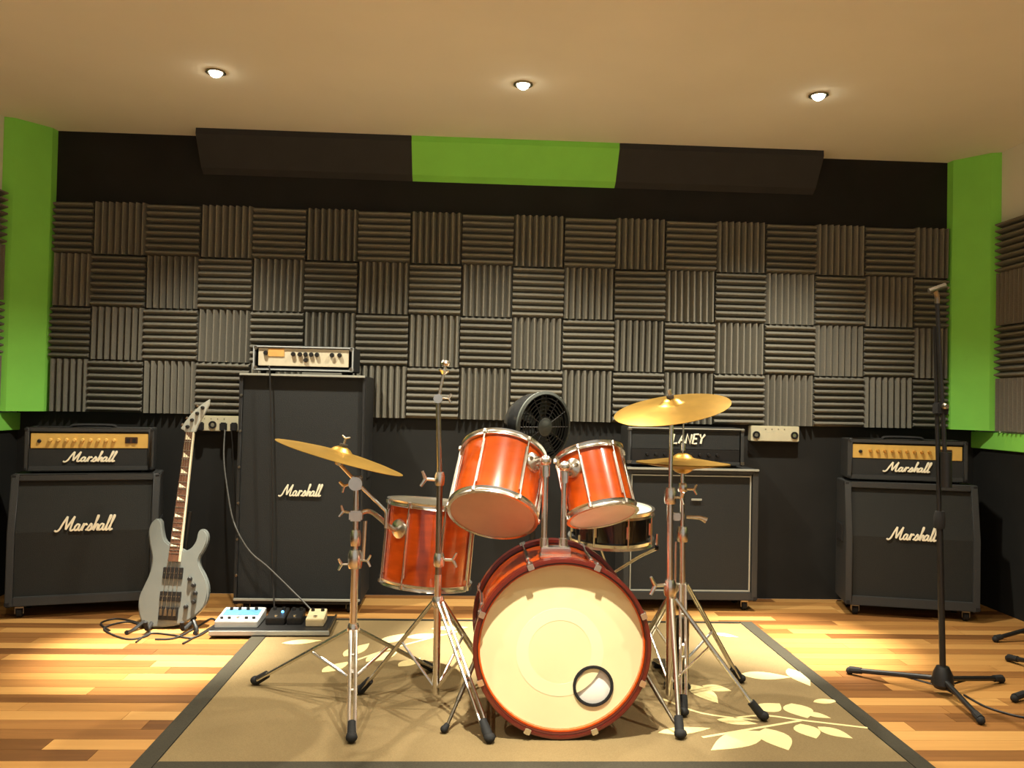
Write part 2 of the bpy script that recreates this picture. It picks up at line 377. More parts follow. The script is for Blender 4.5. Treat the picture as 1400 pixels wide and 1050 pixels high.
# ------------------------------------------------------------------ amplifiers
def caster(t, x, y):
    c = MB().lathe([(0, -.014), (.024, -.014), (.028, -.01), (.028, .01), (.024, .014), (0, .014)], (x, y, .028), (1, 0, 0), 18).build('caster', RUBBER, t)
    MB().box((x, y, .055), (.036, .045, .012)).box((x-.019, y, .04), (.003, .03, .04)).box((x+.019, y, .04), (.003, .03, .04)).build('bracket', CHROMED, c)
def corners(t, w, z0, z1, d, y0=0, ytop=0, s=.03, m=RUBBER):
    for sx in (-1, 1):
        for zz, sz, yy in ((z0, 1, y0), (z1, -1, ytop)):
            MB().box((sx*(w/2-s/2+.002), yy+s/2-.003, zz+sz*(s/2-.002)), (s, s, s)).build('corner_cap', m, t, bevel=.006)
def speaker_cab(label, loc, rz, w, h, d, slant=.055, logo=None, group=None, shellm=TOLEX, grm=GRILLE, frame_w=.034, hc=.062, logo_z=.52, piping=False, casters=True):
    t = thing('speaker_cabinet', label, 'speaker', loc, rz, group); g = .018; tk = frame_w
    zm = hc+(h-hc)*.56
    pr = [(0, hc), (d, hc), (d, h), (slant, h), (0, zm)]
    mb = MB()
    for sx in (-1, 1): mb.prism(pr, (sx*w/2 if sx < 0 else w/2-tk, 0, 0), (0, 1, 0), (0, 0, 1), (tk, 0, 0))
    mb.box((0, d/2+slant/2, h-tk/2), (w-2*tk, d-slant, tk)); mb.box((0, d/2, hc+tk*.7), (w-2*tk, d, tk*1.4)); mb.box((0, d-.01, (h+hc)/2), (w-2*tk, .02, h-hc-2*tk))
    mb.build('shell', shellm, t, bevel=.004)
    wi = w-2*tk
    MB().prism([(g, hc+tk*1.3), (g+.015, hc+tk*1.3), (g+.015, zm), (g, zm)], (-wi/2, 0, 0), (0, 1, 0), (0, 0, 1), (wi, 0, 0)).build('grille', grm, t)
    MB().prism([(g, zm), (g+.015, zm), (slant+g+.015, h-tk*.9), (slant+g, h-tk*.9)], (-wi/2, 0, 0), (0, 1, 0), (0, 0, 1), (wi, 0, 0)).build('grille', grm, t)
    if piping:
        for p in (((-wi/2+.008, g-.003, (h+hc)/2), (.007, .007, h-hc-2.2*tk)), ((wi/2-.008, g-.003, (h+hc)/2), (.007, .007, h-hc-2.2*tk)),
                  ((0, g-.003, hc+tk*1.5), (wi-.02, .007, .007)), ((0, g-.003, h-tk*1.25), (wi-.02, .007, .007))):
            MB().box(*p).build('piping', PIPING, t)
    corners(t, w, hc, h, d, 0, slant)
    for sx in (-1, 1):
        MB().box((sx*(w/2+.003), d*.55, h*.6), (.008, .16, .10)).build('side_handle', RUBBER, t, bevel=.003)
    if casters:
        for sx in (-1, 1):
            for yy in (.05, d-.05): caster(t, sx*(w/2-.06), yy)
    if logo:
        yy = (g-.006) if logo_z < zm else g-.006+(logo_z-zm)/(h-zm)*slant
        lettering(SCRIPT, logo, t, 0, yy, logo_z, 4.35, hgt=logo*.26)
    return t
def head_shell(t, w, h, d, tk=.022, m=TOLEX, foot=.012):
    mb = MB()
    for sx in (-1, 1): mb.box((sx*(w/2-tk/2), d/2, foot+(h-foot)/2), (tk, d, h-foot))
    mb.box((0, d/2, h-tk/2), (w-2*tk, d, tk)); mb.box((0, d/2, foot+tk/2), (w-2*tk, d, tk)); mb.box((0, d-.01, foot+(h-foot)/2), (w-2*tk, .02, h-foot-2*tk))
    mb.build('shell', m, t, bevel=.004)
    for sx in (-1, 1):
        for yy in (.03, d-.03): MB().lathe([(0, 0), (.014, 0), (.016, foot), (0, foot)], (sx*(w/2-.05), yy, 0), (0, 0, 1), 12).build('foot', RUBBER, t)
def knob(t, x, y, z, r=.009, m=DARKK, ln=.016):
    return MB().lathe([(0, 0), (r*1.15, 0), (r, ln*.8), (r*.8, ln), (0, ln)], (x, y, z), (0, -1, 0), 14).build('knob', m, t)
def gold_head(label, loc, rz, w, h, d, group, bright):
    t = thing('amplifier_head', label, 'amplifier', loc, rz, group); tk = .022
    head_shell(t, w, h, d, tk)
    zp = h-tk-.046; wi = w-2*tk
    p = MB().box((0, .012, zp), (wi-.012, .012, .078)).build('control_panel', GOLD, t, bevel=.002)
    for i in range(9): knob(p, -wi*.33+i*wi*.066, .006, zp+.004, .0085, GOLDK if bright else mat('amber_knob', (176, 128, 52), .35, .2, .05, 20))
    knob(p, -wi*.42, .006, zp-.002, .009, DARKK, .008)
    MB().box((wi*.345, .004, zp+.004), (.062, .006, .034)).build('switch_plate', mat('brown_plate', (70, 40, 16), .4), p, bevel=.002)
    for k in (-1, 1): MB().box((wi*.345+k*.015, -.001, zp+.004), (.016, .008, .02)).build('switch', DARKK, p)
    MB().box((0, .016, (zp-.04+.012+tk)/2), (wi, .014, zp-.04-.012-tk)).build('grille', GRILLED, t)
    lettering(SCRIPT, .26, t, .0, .004, .012+tk+.024, 4.35, hgt=.052)
    corners(t, w, .012, h, d, 0, 0, .022)
    MB().tube(curve([(-.11, d*.5, h), (-.09, d*.5, h+.010), (0, d*.5, h+.012), (.09, d*.5, h+.010), (.11, d*.5, h)], 4), .009, 8, squash=(1, 1.4, 1)).build('carry_handle', RUBBER, t)
    return t
# stack by the left wall
eL = Vector((.944, .33, 0)); rzL = math.atan2(.27, .963)
cabL = speaker_cab('black guitar speaker cabinet with white script logo beside the leaning silver guitar', (-1.975, 4.38, 0), rzL, .70, .722, .30, logo=.285, logo_z=.435, group='black cabinets with gold-panel heads')
gold_head('black amplifier head with bright gold knob panel on the cabinet behind the silver guitar', (-2.00, 4.475, .7255), rzL, .615, .235, .20, 'black heads with gold panels', True)
rzR = math.atan2(-.164, .687)
cabR = speaker_cab('black guitar speaker cabinet with white script logo behind the microphone stand', (2.435, 4.45, 0), rzR, .69, .738, .285, logo=.27, logo_z=.43, group='black cabinets with gold-panel heads')
gold_head('black amplifier head with dull gold panel behind the microphone stand pole', (2.445, 4.535, .7415), rzR, .63, .235, .20, 'black heads with gold panels', False)
# tall bass cabinet
tall = speaker_cab('tall black bass cabinet with white script logo and small silver-panel head on top', (-.898, 4.455, 0), 0, .665, 1.265, .375, slant=.0, shellm=TOLEXD, grm=GRILLED, frame_w=.016, hc=.05, logo=.235, logo_z=.62)
MB().box((0, -.006, 1.262), (.66, .014, .012)).build('edge_trim', PIPING, tall, bevel=.002)
MB().box((0, -.006, .075), (.66, .014, .012)).build('edge_trim', PIPING, tall, bevel=.002)
for i in range(6): MB().lathe([(0, 0), (.008, 0), (.006, .004), (0, .004)], (-.32, 0, .2+i*.19), (0, -1, 0), 8).build('screw', CHROMED, tall)
bh = thing('amplifier_head', 'small amplifier head with pale silver knob panel on the tall bass cabinet', 'amplifier', (-.90, 4.47, 1.2705), 0)
head_shell(bh, .53, .148, .26, .014, TOLEXD, .016)
MB().box((0, .010, .089), (.478, .012, .098)).build('control_panel', SILVER, bh, bevel=.002)
for x, z in ((-.20, .108), (-.055, .104), (-.02, .104), (.01, .104), (.04, .104), (.07, .104), (.012, .074), (.15, .104), (.19, .104)): knob(bh, x, .003, z, .011)
MB().box((-.145, .002, .112), (.085, .005, .042)).build('amber_badge', mat('amber', (206, 158, 88), .4), bh)
for z in (.142, .020): MB().box((0, -.003, z), (.52, .008, .008)).build('edge_trim', WHITEP, bh, bevel=.002)
for sx in (-1, 1): MB().box((sx*.261, -.003, .081), (.008, .008, .128)).build('edge_trim', WHITEP, bh, bevel=.002)
corners(bh, .53, .016, .148, .26, -.004, -.004, .026, CHROMED)
# middle-right cabinet with silver piping
mid = speaker_cab('black speaker cabinet with silver piping behind the hi-hat stand', (1.24, 4.58, 0), 0, .757, .795, .262, slant=.0, shellm=TOLEX, grm=GRILLED, piping=True)
MB().box((0, -.004, .79), (.755, .014, .012)).build('edge_trim', PIPING, mid, bevel=.002)
MB().box((.03, .010, .62), (.06, .006, .012)).build('badge', PIPING, mid, bevel=.002)
lh = thing('amplifier_head', 'all-black amplifier head with white capital lettering above the silver-piped cabinet', 'amplifier', (1.215, 4.625, .799), 0)
head_shell(lh, .665, .222, .22, .02, TOLEX)
MB().box((0, .016, .15), (.62, .014, .10)).build('grille', GRILLED, lh)
pp = MB().box((0, .014, .066), (.62, .012, .064)).build('control_panel', mat('black_faceplate', (26, 25, 24), .4), lh)
for i in range(9): knob(pp, -.22+i*.05, .008, .068, .009)
lettering(CAPS, .19, lh, .015, .004, .132, 3.93, hgt=.052, slant=.22, r=.13, smooth=False)
corners(lh, .665, .012, .222, .22, 0, 0, .028, CHROMED)
MB().box((0, -.002, .216), (.66, .008, .006)).build('edge_trim', PIPING, lh)

# wall socket plates
def plate(label, c, w, h, plugs, rings):
    t = thing('socket_plate', label, 'wall plate', c, 0)
    MB().box((0, -.03, 0), (w, .06, h)).build('box', PLATE, t, bevel=.004)
    for x in rings:
        r = MB().lathe([(.012, 0), (.022, 0), (.022, .008), (.012, .008)], (x, -.06, -.008), (0, -1, 0), 18, True).build('connector', BLACKM, t)
        MB().lathe([(0, 0), (.011, 0), (.011, .004), (0, .004)], (x, -.06, -.008), (0, -1, 0), 14).build('pin_face', CHROME, r)
    for x in plugs: MB().box((x, -.078, -.018), (.036, .036, .05)).build('plug', RUBBER, t, bevel=.006)
    for i in range(4): MB().lathe([(0, 0), (.003, 0), (.003, .002), (0, .002)], (-w*.2+i*w*.13, -.06, h*.3), (0, -1, 0), 8).build('screw', CHROMED, t)
    return t
plate('pale wall socket box with black plugs beside the tall bass cabinet', (-1.47, YW, .985), .285, .088, (-.075, .055, .115), (-.01,))
plate('pale wall socket box beside the head with capital lettering', (1.805, YW, .988), .29, .092, (), (-.115, .115))

# ------------------------------------------------------------------ rug
RX0, RX1, RY0, RY1 = -1.015, 1.505, 2.56, 4.335
rug = thing('rug', 'olive brown rug with dark border and cream leaf pattern under the drum kit', 'rug', ((RX0+RX1)/2, (RY0+RY1)/2, 0))
bw, bt = .07, .012
MB().box(((RX0+RX1)/2, (RY0+RY1)/2+.02, .005), (RX1-RX0-2*bw, RY1-RY0-bw-.04, .010)).build('field', RUGM, rug, True)
for sx, x in ((1, RX0), (-1, RX1)):
    MB().box((x+sx*bw/2, (RY0+RY1)/2, .006), (bw, RY1-RY0, .012)).build('border', RUGB, rug, True, bevel=.003)
MB().box(((RX0+RX1)/2, RY0+.04, .006), (RX1-RX0-2*bw, .08, .012)).build('border', RUGB, rug, True, bevel=.003)
MB().box(((RX0+RX1)/2, RY1-.012, .006), (RX1-RX0-2*bw, .024, .012)).build('border', RUGB, rug, True, bevel=.003)
_lz = 0.
def leaf(p0, p1, wd):
    a, b = atz(*p0, .010), atz(*p1, .010); a.z = b.z = .0095
    d = b-a; n = Vector((-d.y, d.x, 0)).normalized(); mb = MB()
    poly = []
    for i in range(9): t = i/8; poly.append((t, wd*math.sin(math.pi*t**.8)*.5))
    for i in range(7, 0, -1): t = i/8; poly.append((t, -wd*math.sin(math.pi*t**.8)*.5))
    global _lz; _lz += .00008; mb.prism(poly, a, d, n, (0, 0, .0012+_lz)); mb.build('leaf_motif', LEAF, rug, True)
def stem(pts):
    mb = MB(); q = curve([atz(x, y, .0105) for x, y in pts], 5)
    mb.tube(q, .007, 6, squash=(1, 1, .15)); mb.build('stem_motif', LEAF, rug, True)
for L in (((1012, 922), (1082, 926), .10), ((1078, 914), (1108, 938), .08), ((1040, 972), (1066, 962), .09), ((1082, 962), (1104, 982), .11), ((1100, 974), (1136, 982), .05),
          ((1040, 1000), (972, 1026), .11), ((1046, 996), (1078, 1026), .11), ((1094, 990), (1116, 1010), .09), ((1118, 994), (1166, 1010), .07), ((1112, 960), (1146, 958), .05),
          ((945, 936), (982, 962), .09), ((980, 984), (1036, 990), .06), ((900, 1002), (972, 996), .06), ((960, 938), (1000, 945), .08),
          ((555, 872), (610, 868), .09), ((520, 880), (560, 866), .09), ((590, 860), (640, 858), .07), ((500, 905), (545, 890), .09), ((470, 898), (505, 880), .08), ((385, 880), (440, 876), .07),
          ((545, 912), (575, 900), .07), ((975, 866), (1010, 872), .06), ((440, 920), (478, 905), .07)):
    leaf(*L)
stem([(983, 985), (1040, 978), (1100, 985), (1186, 995)]); stem([(960, 1008), (1030, 996), (1095, 985)]); stem([(480, 905), (540, 885), (630, 862)]); stem([(905, 955), (960, 975), (1040, 985)])
RZ = .012

# ------------------------------------------------------------------ bass drum
BX, BY, BR, BD = .326, 2.80, .303, .44
BZ = BR+RZ+.001
bd = thing('bass_drum', 'large red lacquered bass drum with cream front head and black-ringed port hole', 'drum', (BX, BY+BD/2, RZ))
AX = Vector((0, 1, 0))
def ringp(mb, r0, r1, y0, y1, o=None, ax=AX, seg=64): return mb.lathe([(r0, y0), (r1, y0), (r1, y1), (r0, y1)], o or (BX, BY, BZ), ax, seg, True)
ringp(MB(), BR-.024, BR-.018, .02, BD-.02).build('shell', DRUMRED, bd, True)
for y0, y1 in ((0, .050), (BD-.050, BD)):
    ringp(MB(), BR-.014, BR, y0, y1).build('hoop', HOOPRED, bd, True, bevel=.003)
    ringp(MB(), BR-.017, BR-.013, y0+(.004 if y0 == 0 else 0), y1).build('hoop_inlay', mat('dark_inlay', (60, 16, 10), .4), bd, True)
# front head with a port hole
hc_ = aty(811, 938, BY+.034); hx, hz, hr = hc_.x, hc_.z, .064
bm = bmesh.new(); lo = []
for (cx, cz, rr, n) in ((BX, BZ, BR-.0165, 72), (hx, hz, hr, 36)):
    vs = [bm.verts.new((cx+rr*math.cos(2*math.pi*k/n), BY+.036, cz+rr*math.sin(2*math.pi*k/n))) for k in range(n)]
    lo += [bm.edges.new((vs[k], vs[(k+1) % n])) for k in range(n)]
bmesh.ops.triangle_fill(bm, use_beauty=True, use_dissolve=False, edges=lo)
bmesh.ops.recalc_face_normals(bm, faces=bm.faces)
tm = bpy.data.meshes.new('tmp'); bm.to_mesh(tm); bm.free()
mb = MB(); mb.v = [v.co.copy() for v in tm.vertices]; mb.f = [tuple(p.vertices) for p in tm.polygons]
# thickness
n0 = len(mb.v); mb.v += [v+Vector((0, .001, 0)) for v in mb.v]; mb.f += [tuple(i+n0 for i in reversed(f)) for f in list(mb.f)]
mb.build('front_head', HEAD, bd, True); bpy.data.meshes.remove(tm)
MB().lathe([(0, 0), (BR-.017, 0), (BR-.017, .001), (0, .001)], (BX, BY+BD-.024, BZ), AX, 48).build('rear_head', HEAD, bd, True)
MB().lathe([(.108, 0), (.150, 0), (.150, .0006), (.108, .0006)], (BX-.005, BY+.0354, BZ-.02), AX, 56, True).build('head_ring', mat('pale_ring', (234, 223, 178), .5, 0, .04, 6), bd, True)  # thin flat ring on the front head, slightly paler than it
MB().lathe([(hr-.004, -.004), (hr+.006, -.004), (hr+.006, .004), (hr-.004, .004)], (hx, BY+.034, hz), AX, 36, True).build('port_ring', RUBBER, bd, True, bevel=.002)
for k in range(8):
    a = math.radians(22.5+45*k); d = Vector((math.cos(a), 0, math.sin(a))); c = Vector((BX, BY, BZ))
    R3 = Matrix((d, Vector((0, 1, 0)), d.cross(Vector((0, 1, 0))))).transposed()
    if True:
        bot = math.sin(a) < -.9
        cw = MB().box(c+d*(BR+.0015)+Vector((0, .022, 0)), (.005, .05, .022), R3).box(c+d*(BR-.006)+Vector((0, -.003, 0)), (.020, .005, .022), R3)
        cw.build('claw', CHROME, bd, True, bevel=.0015)
        MB().tube([c+d*(BR+.006)+Vector((0, .03, 0)), c+d*(BR-.008)+Vector((0, BD/2-.07, 0))], .0032, 8).build('tension_rod', CHROME, bd, True)
        MB().tube([c+d*(BR-.008)+Vector((0, BD/2-.075, 0)), c+d*(BR-.008)+Vector((0, BD/2+.075, 0))], .008, 10).build('lug', CHROME, bd, True)
        MB().tube([c+d*(BR-.008)+Vector((0, BD/2+.07, 0)), c+d*(BR+.006)+Vector((0, BD-.03, 0))], .0032, 8).build('tension_rod', CHROME, bd, True)
        MB().box(c+d*(BR+.0015)+Vector((0, BD-.022, 0)), (.005, .05, .022), R3).build('claw', CHROME, bd, True, bevel=.0015)
for sx, foot in ((-1, atz(607, 1002, RZ)), (1, atz(934, 1008, RZ))):
    a = math.radians(-18) if sx > 0 else math.radians(198)
    at = Vector((BX+math.cos(a)*(BR-.012), BY+.16, BZ+math.sin(a)*(BR-.012)))
    foot = Vector((foot.x, foot.y, RZ))
    MB().lathe([(0, -.004), (.026, -.004), (.024, .014), (.012, .024), (0, .024)], at, (math.cos(a), 0, math.sin(a)), 18).build('spur_bracket', CHROME, bd, True)
    st = at+Vector((math.cos(a), 0, math.sin(a)))*.02; dv = (foot-st)
    s_ = MB().tube([st-dv*.08, st+dv*.55], .0085, 10).tube([st+dv*.5, st+dv*.93], .006, 10).build('spur', CHROMED, bd, True)
    MB().tube([st+dv*.88, foot+Vector((0, 0, .012))], [.009, .013], 12).build('rubber_tip', RUBBER, s_, True)
    MB().ball(foot+Vector((0, 0, .013)), .013).build('rubber_tip', RUBBER, s_, True)
tag(MB().ball((hx-.005, BY+.069, hz-.012), .10, (1.2, .30, 1.05), 24).build('pillow', PILLOW, origin=(hx, BY+.072, hz-.117)), 'white pillow showing through the port hole of the bass drum', 'pillow')
# tom holder: base, two posts, arms
hb = Vector((.311, 2.955, BZ+BR-.020))
MB().box(hb+Vector((0, 0, .004)), (.115, .07, .012)).box(hb+Vector((0, 0, .022)), (.105, .05, .03)).build('holder_base', CHROME, bd, True, bevel=.004)
TOMS = [(Vector((.084, 2.985, .735)), Vector((.128, 3.150, .948)), .163), (Vector((.487, 3.005, .735)), Vector((.447, 3.115, .955)), .130)]
POST = [(aty(746, 632, 2.955), 0), (aty(772, 640, 2.955), 1)]
for top, k in POST:
    MB().tube([(top.x, top.y, hb.z+.03), top], .0105, 14).build('holder_post', CHROME, bd, True)
    MB().tube([(top.x, top.y, hb.z+.035), (top.x, top.y, hb.z+.065)], .016, 14).build('collar', CHROME, bd, True)
    MB().ball(top+Vector((0, 0, .005)), .021).tube([top+Vector((0, 0, -.05)), top+Vector((0, 0, -.012))], .016, 14).build('ball_clamp', CHROME, bd, True)
    MB().tube([top+Vector((.0, -.02, -.03)), top+Vector((0, -.045, -.03))], .004, 8).box(top+Vector((0, -.047, -.03)), (.008, .005, .038)).build('wing_nut', CHROME, bd, True)
    b, t, r = TOMS[k]; ax = (t-b).normalized(); mid_ = b+(t-b)*.68
    rad = (top-mid_); rad = (rad-ax*rad.dot(ax)).normalized(); at = mid_+rad*(r+.012)
    MB().tube(curve([top, (top+at)/2+Vector((0, -.004, .008)), at], 5), .008, 10).build('tom_arm', CHROME, bd, True)

def tom(name, label, b, t, r, nl, bothm, topm=HEADW, cat='drum', parent_extra=None, phase=0., group=None):
    b, t = Vector(b), Vector(t); ax = (t-b).normalized(); ln = (t-b).length
    T = thing(name, label, cat, b, 0, group); u, v, _ = frame(ax)
    MB().lathe([(r-.016, .006), (r-.010, .006), (r-.010, ln-.006), (r-.016, ln-.006)], b, ax, 56, True).build('shell', DRUMRED, T, True)
    for h0 in (0, ln-.024):
        out = -1 if h0 == 0 else 1
        MB().lathe([(r-.009, h0), (r+.003, h0), (r-.002, h0+.008), (r-.002, h0+.016), (r+.003, h0+.024), (r-.009, h0+.024)], b, ax, 56, True).build('hoop', CHROME, T, True)
    MB().lathe([(0, .004), (r-.009, .004), (r-.009, .006), (0, .006)], b, ax, 48).build('bottom_head', bothm, T, True)
    MB().lathe([(0, ln-.007), (r-.009, ln-.007), (r-.009, ln-.005), (0, ln-.005)], b, ax, 48).build('top_head', topm, T, True)
    for k in range(nl):
        a = 2*math.pi*(k+phase)/nl; d = u*math.cos(a)+v*math.sin(a); q = b+d*(r+.0005)
        MB().tube([q+ax*.012, q+ax*(ln-.012)], .0034, 8).build('tension_rod', CHROME, T, True)
        MB().tube([q-d*.006+ax*.045, q-d*.004+ax*(ln-.045)], .0062, 8).build('lug', CHROME, T, True)
        for hh in (.005, ln-.019):
            MB().tube([q+d*.002+ax*hh, q+d*.002+ax*(hh+.014)], .008, 8).build('rod_end', CHROME, T, True)
    return T, u, v, ax
for k, (b, t, r) in enumerate(TOMS):
    T, u, v, ax = tom('rack_tom', ('larger red lacquered rack tom with tan bottom head facing out', 'smaller red-orange rack tom with pale bottom head above the snare')[k], b, t, r, 6, (HEADTAN, HEADW)[k], phase=(.25, .75)[k], group='rack toms on the bass drum')
    top = POST[k][0]; mid_ = b+(t-b)*.68; rad = (top-mid_); rad = (rad-ax*rad.dot(ax)).normalized()
    p = mid_+rad*(r-.011)
    br = MB().lathe([(0, 0), (.038, 0), (.036, .010), (.022, .016), (.014, .022), (0, .022)], p, rad, 24).build('mount_bracket', CHROME, T, True)
    for q in range(3):
        a = 2*math.pi*q/3+.5; uu, vv, _ = frame(rad); c = p+(uu*math.cos(a)+vv*math.sin(a))*.024+rad*.012
        MB().lathe([(0, 0), (.008, 0), (.007, .008), (0, .008)], c, rad, 10).build('bolt', CHROMED, br, True)

# floor tom hung from the ride stand
ftb, ftt = Vector((-.176, 3.50, .375)), Vector((-.150, 3.515, .722))
FT, u, v, ax = tom('floor_tom', 'deep red floor tom hung from the cymbal stand under the brass ride', ftb, ftt, .192, 8, HEADW, mat('smoky_head', (96, 88, 74), .35), phase=.4)
# snare
S0, S1, SR = Vector((.612, 3.56, .555)), Vector((.612, 3.55, .705)), .182
sn = thing('snare_drum', 'black and chrome snare drum tucked behind the smaller rack tom', 'drum', S0)
sax = (S1-S0).normalized(); su, sv, _ = frame(sax)
MB().lathe([(SR-.02, .01), (SR-.012, .01), (SR-.012, .14), (SR-.02, .14)], S0, sax, 48, True).build('shell', GLOSSB, sn, True)
for h0 in (0, .126): MB().lathe([(SR-.010, h0), (SR+.004, h0), (SR-.002, h0+.01), (SR+.003, h0+.024), (SR-.010, h0+.024)], S0, sax, 48, True).build('hoop', CHROME, sn, True)
for h0 in (.008, .14): MB().lathe([(0, h0), (SR-.010, h0), (SR-.010, h0+.002), (0, h0+.002)], S0, sax, 40).build('drumhead', HEADW, sn, True)
for k in range(8):
    a = 2*math.pi*(k+.3)/8; d = su*math.cos(a)+sv*math.sin(a); q = S0+d*SR
    MB().tube([q+sax*.012, q+sax*.138], .004, 8).build('tension_rod', CHROME, sn, True)
    MB().tube([q-d*.006+sax*.05, q-d*.006+sax*.10], .009, 8).build('lug', CHROME, sn, True)
ss = thing('snare_stand', 'chrome snare stand with folded basket arms holding the black snare drum', 'stand', (.612, 3.56, RZ))
hubz = .36
MB().tube([(.612, 3.56, .10), (.612, 3.56, hubz+.06)], .012, 12).build('column', CHROME, ss, True)
for k in range(3):
    a = math.radians(-20+120*k); d = Vector((math.cos(a), math.sin(a), 0)); c = Vector((.612, 3.56, 0))
    ar = MB().tube([c+Vector((0, 0, hubz+.05)), c+d*.13+Vector((0, 0, .50)), c+d*.195+Vector((0, 0, .535))], .006, 8).tube([c+d*.197+Vector((0, 0, .53)), c+d*.199+Vector((0, 0, .60))], .006, 8).build('basket_arm', CHROME, ss, True)
    MB().tube([c+d*.192+Vector((0, 0, .542)), c+d*.208+Vector((0, 0, .542))], .012, 10).build('rubber_grip', RUBBER, ar, True)
    a += math.radians(60); d = Vector((math.cos(a), math.sin(a), 0))
    lg = MB().tube([c+Vector((0, 0, .30)), c+d*.24+Vector((0, 0, RZ+.02))], .008, 8).build('leg', CHROME, ss, True)
    MB().tube([c+d*.06+Vector((0, 0, .23)), c+Vector((0, 0, .12))], .005, 8).build('brace', CHROME, lg, True)
    MB().ball(c+d*.245+Vector((0, 0, RZ+.0145)), .0145).build('rubber_foot', RUBBER, lg, True)

# ------------------------------------------------------------------ cymbal stands
def V3(x, y, z): return Vector((x, y, z))
def wing(T, p, d, s=1., m=CHROME):
    d = Vector(d).normalized(); p = Vector(p)
    side = d.cross(Vector((0, 0, 1)))
    if side.length < .1: side = Vector((1, 0, 0))
    side.normalize()
    mb = MB().tube([p, p+d*.03*s], .0045*s, 8)
    upv = side.cross(d)
    mb.tube([p+d*.03*s, p+d*.042*s+upv*.022*s], [.006*s, .004*s], 8).tube([p+d*.03*s, p+d*.042*s-upv*.022*s], [.006*s, .004*s], 8)
    return mb.build('wing_nut', m, T, True)
def collar(T, c, r, h=.04, m=CHROME):
    c = Vector(c)
    return MB().lathe([(0, 0), (r, 0), (r*1.15, h*.2), (r*1.15, h*.7), (r*.9, h), (0, h)], c, (0, 0, 1), 16).build('collar', m, T, True)
def tripod(T, C, hub_z, low_z, feet, r=.010, m=CHROME, double=True, br_at=.5):
    C = Vector(C)
    for f in feet:
        f = Vector((f[0], f[1], RZ)); d = Vector((f.x-C.x, f.y-C.y, 0)); n = d.normalized(); sd = Vector((-n.y, n.x, 0))*.010
        a = Vector((C.x, C.y, hub_z))+n*.018; e = f+Vector((0, 0, .022))-n*.01
        mb = MB()
        if double:
            for s in (-1, 1): mb.tube([a+sd*s, e+sd*s], [r*.62, r*.62], 8)
            for tt in (.25, .6, .92): mb.tube([a+(e-a)*tt-sd*1.3, a+(e-a)*tt+sd*1.3], r*.5, 6)
        else: mb.tube([a, e], r, 10)
        lg = mb.build('leg', m, T, True)
        pm_ = a+(e-a)*br_at; lo_ = Vector((C.x, C.y, low_z))+n*.014
        MB().tube([pm_, lo_], r*.55, 8).build('brace', m, lg, True)
        ft = MB().tube([a+(e-a)*.90, f+Vector((0, 0, .015))-n*.0], [.015, .017], 12).ball(f+Vector((0, 0, .017))+n*.004, .0165, (1.2, 1.2, 1)).build('rubber_foot', RUBBER, lg, True)
def cymbal(name, label, c, normal, dia, group=None):
    R = dia/2; o = tag(MB().lathe([(.006, .030), (.018, .029), (.032, .022), (.042, .012), (.055, .009), (R*.5, .004), (R*.8, -.004), (R, -.012), (R, -.0135), (R*.8, -.0055), (R*.5, .0025), (.055, .0075), (.042, .0105), (.030, .020), (.016, .027), (.006, .028)],
        c, normal, 64, True).build(name, BRASS, origin=tuple(c)), label, 'cymbal', group)
    return o
# ride stand (left, with boom) -----------------------------------------
C1 = V3(-.430, 3.20, RZ); feet1 = [(-.822, 3.333), (-.371, 2.785), (-.141, 3.501)]
T1 = thing('boom_cymbal_stand', 'chrome cymbal stand with boom carrying the tilted brass ride and the floor tom', 'stand', C1)
tripod(T1, C1, .265, .085, feet1, .012, br_at=.42)
MB().tube([(C1.x, C1.y, .07), (C1.x, C1.y, .56)], .0145, 14).build('lower_tube', CHROME, T1, True)
collar(T1, (C1.x, C1.y, .25), .02); collar(T1, (C1.x, C1.y, .07), .018, .03)
MB().tube([(C1.x, C1.y, .55), aty(487, 662, 3.2)], .0105, 12).build('upper_tube', CHROME, T1, True)
collar(T1, (C1.x-.0, C1.y, .50), .024, .07); wing(T1, (C1.x+.02, C1.y, .53), (1, -.3, 0)); wing(T1, (C1.x-.02, C1.y, .515), (-1, -.2, 0))
collar(T1, (C1.x-.0, C1.y, .585), .018, .06)
tl = aty(488, 660, 3.2)
MB().box(tl, (.04, .045, .05)).lathe([(0, 0), (.026, 0), (.026, .03), (0, .03)], tl+V3(0, -.02, 0), (0, -1, 0), 18).build('boom_clamp', CHROME, T1, True, bevel=.004)
wing(T1, tl+V3(-.02, 0, -.005), (-1, -.2, -.3))
seat = aty(463, 633, 3.2)
MB().tube([seat, tl, aty(527, 698, 3.2), aty(528, 702, 3.2), aty(527, 722, 3.2)], .0065, 10).build('boom_arm', CHROME, T1, True)
cn = V3(.265, .035, .96).normalized(); cc = aty(466, 621, 3.2)
MB().tube([seat-cn*.01, cc+cn*.060], .005, 8).build('cymbal_rod', CHROME, T1, True)
MB().lathe([(0, 0), (.014, 0), (.020, .010), (.014, .018), (0, .018)], seat-cn*.008, cn, 14).build('tilter', CHROME, T1, True)
wing(T1, cc+cn*.042, cn, .7)
MB().lathe([(0.0, .031), (.016, .031), (.016, .04), (0, .04)], cc, cn, 14).build('felt', mat('felt', (70, 62, 50), .95), T1, True)
cymbal('ride_cymbal', 'large brass ride cymbal tilted on the boom above the floor tom', cc, cn, .50)
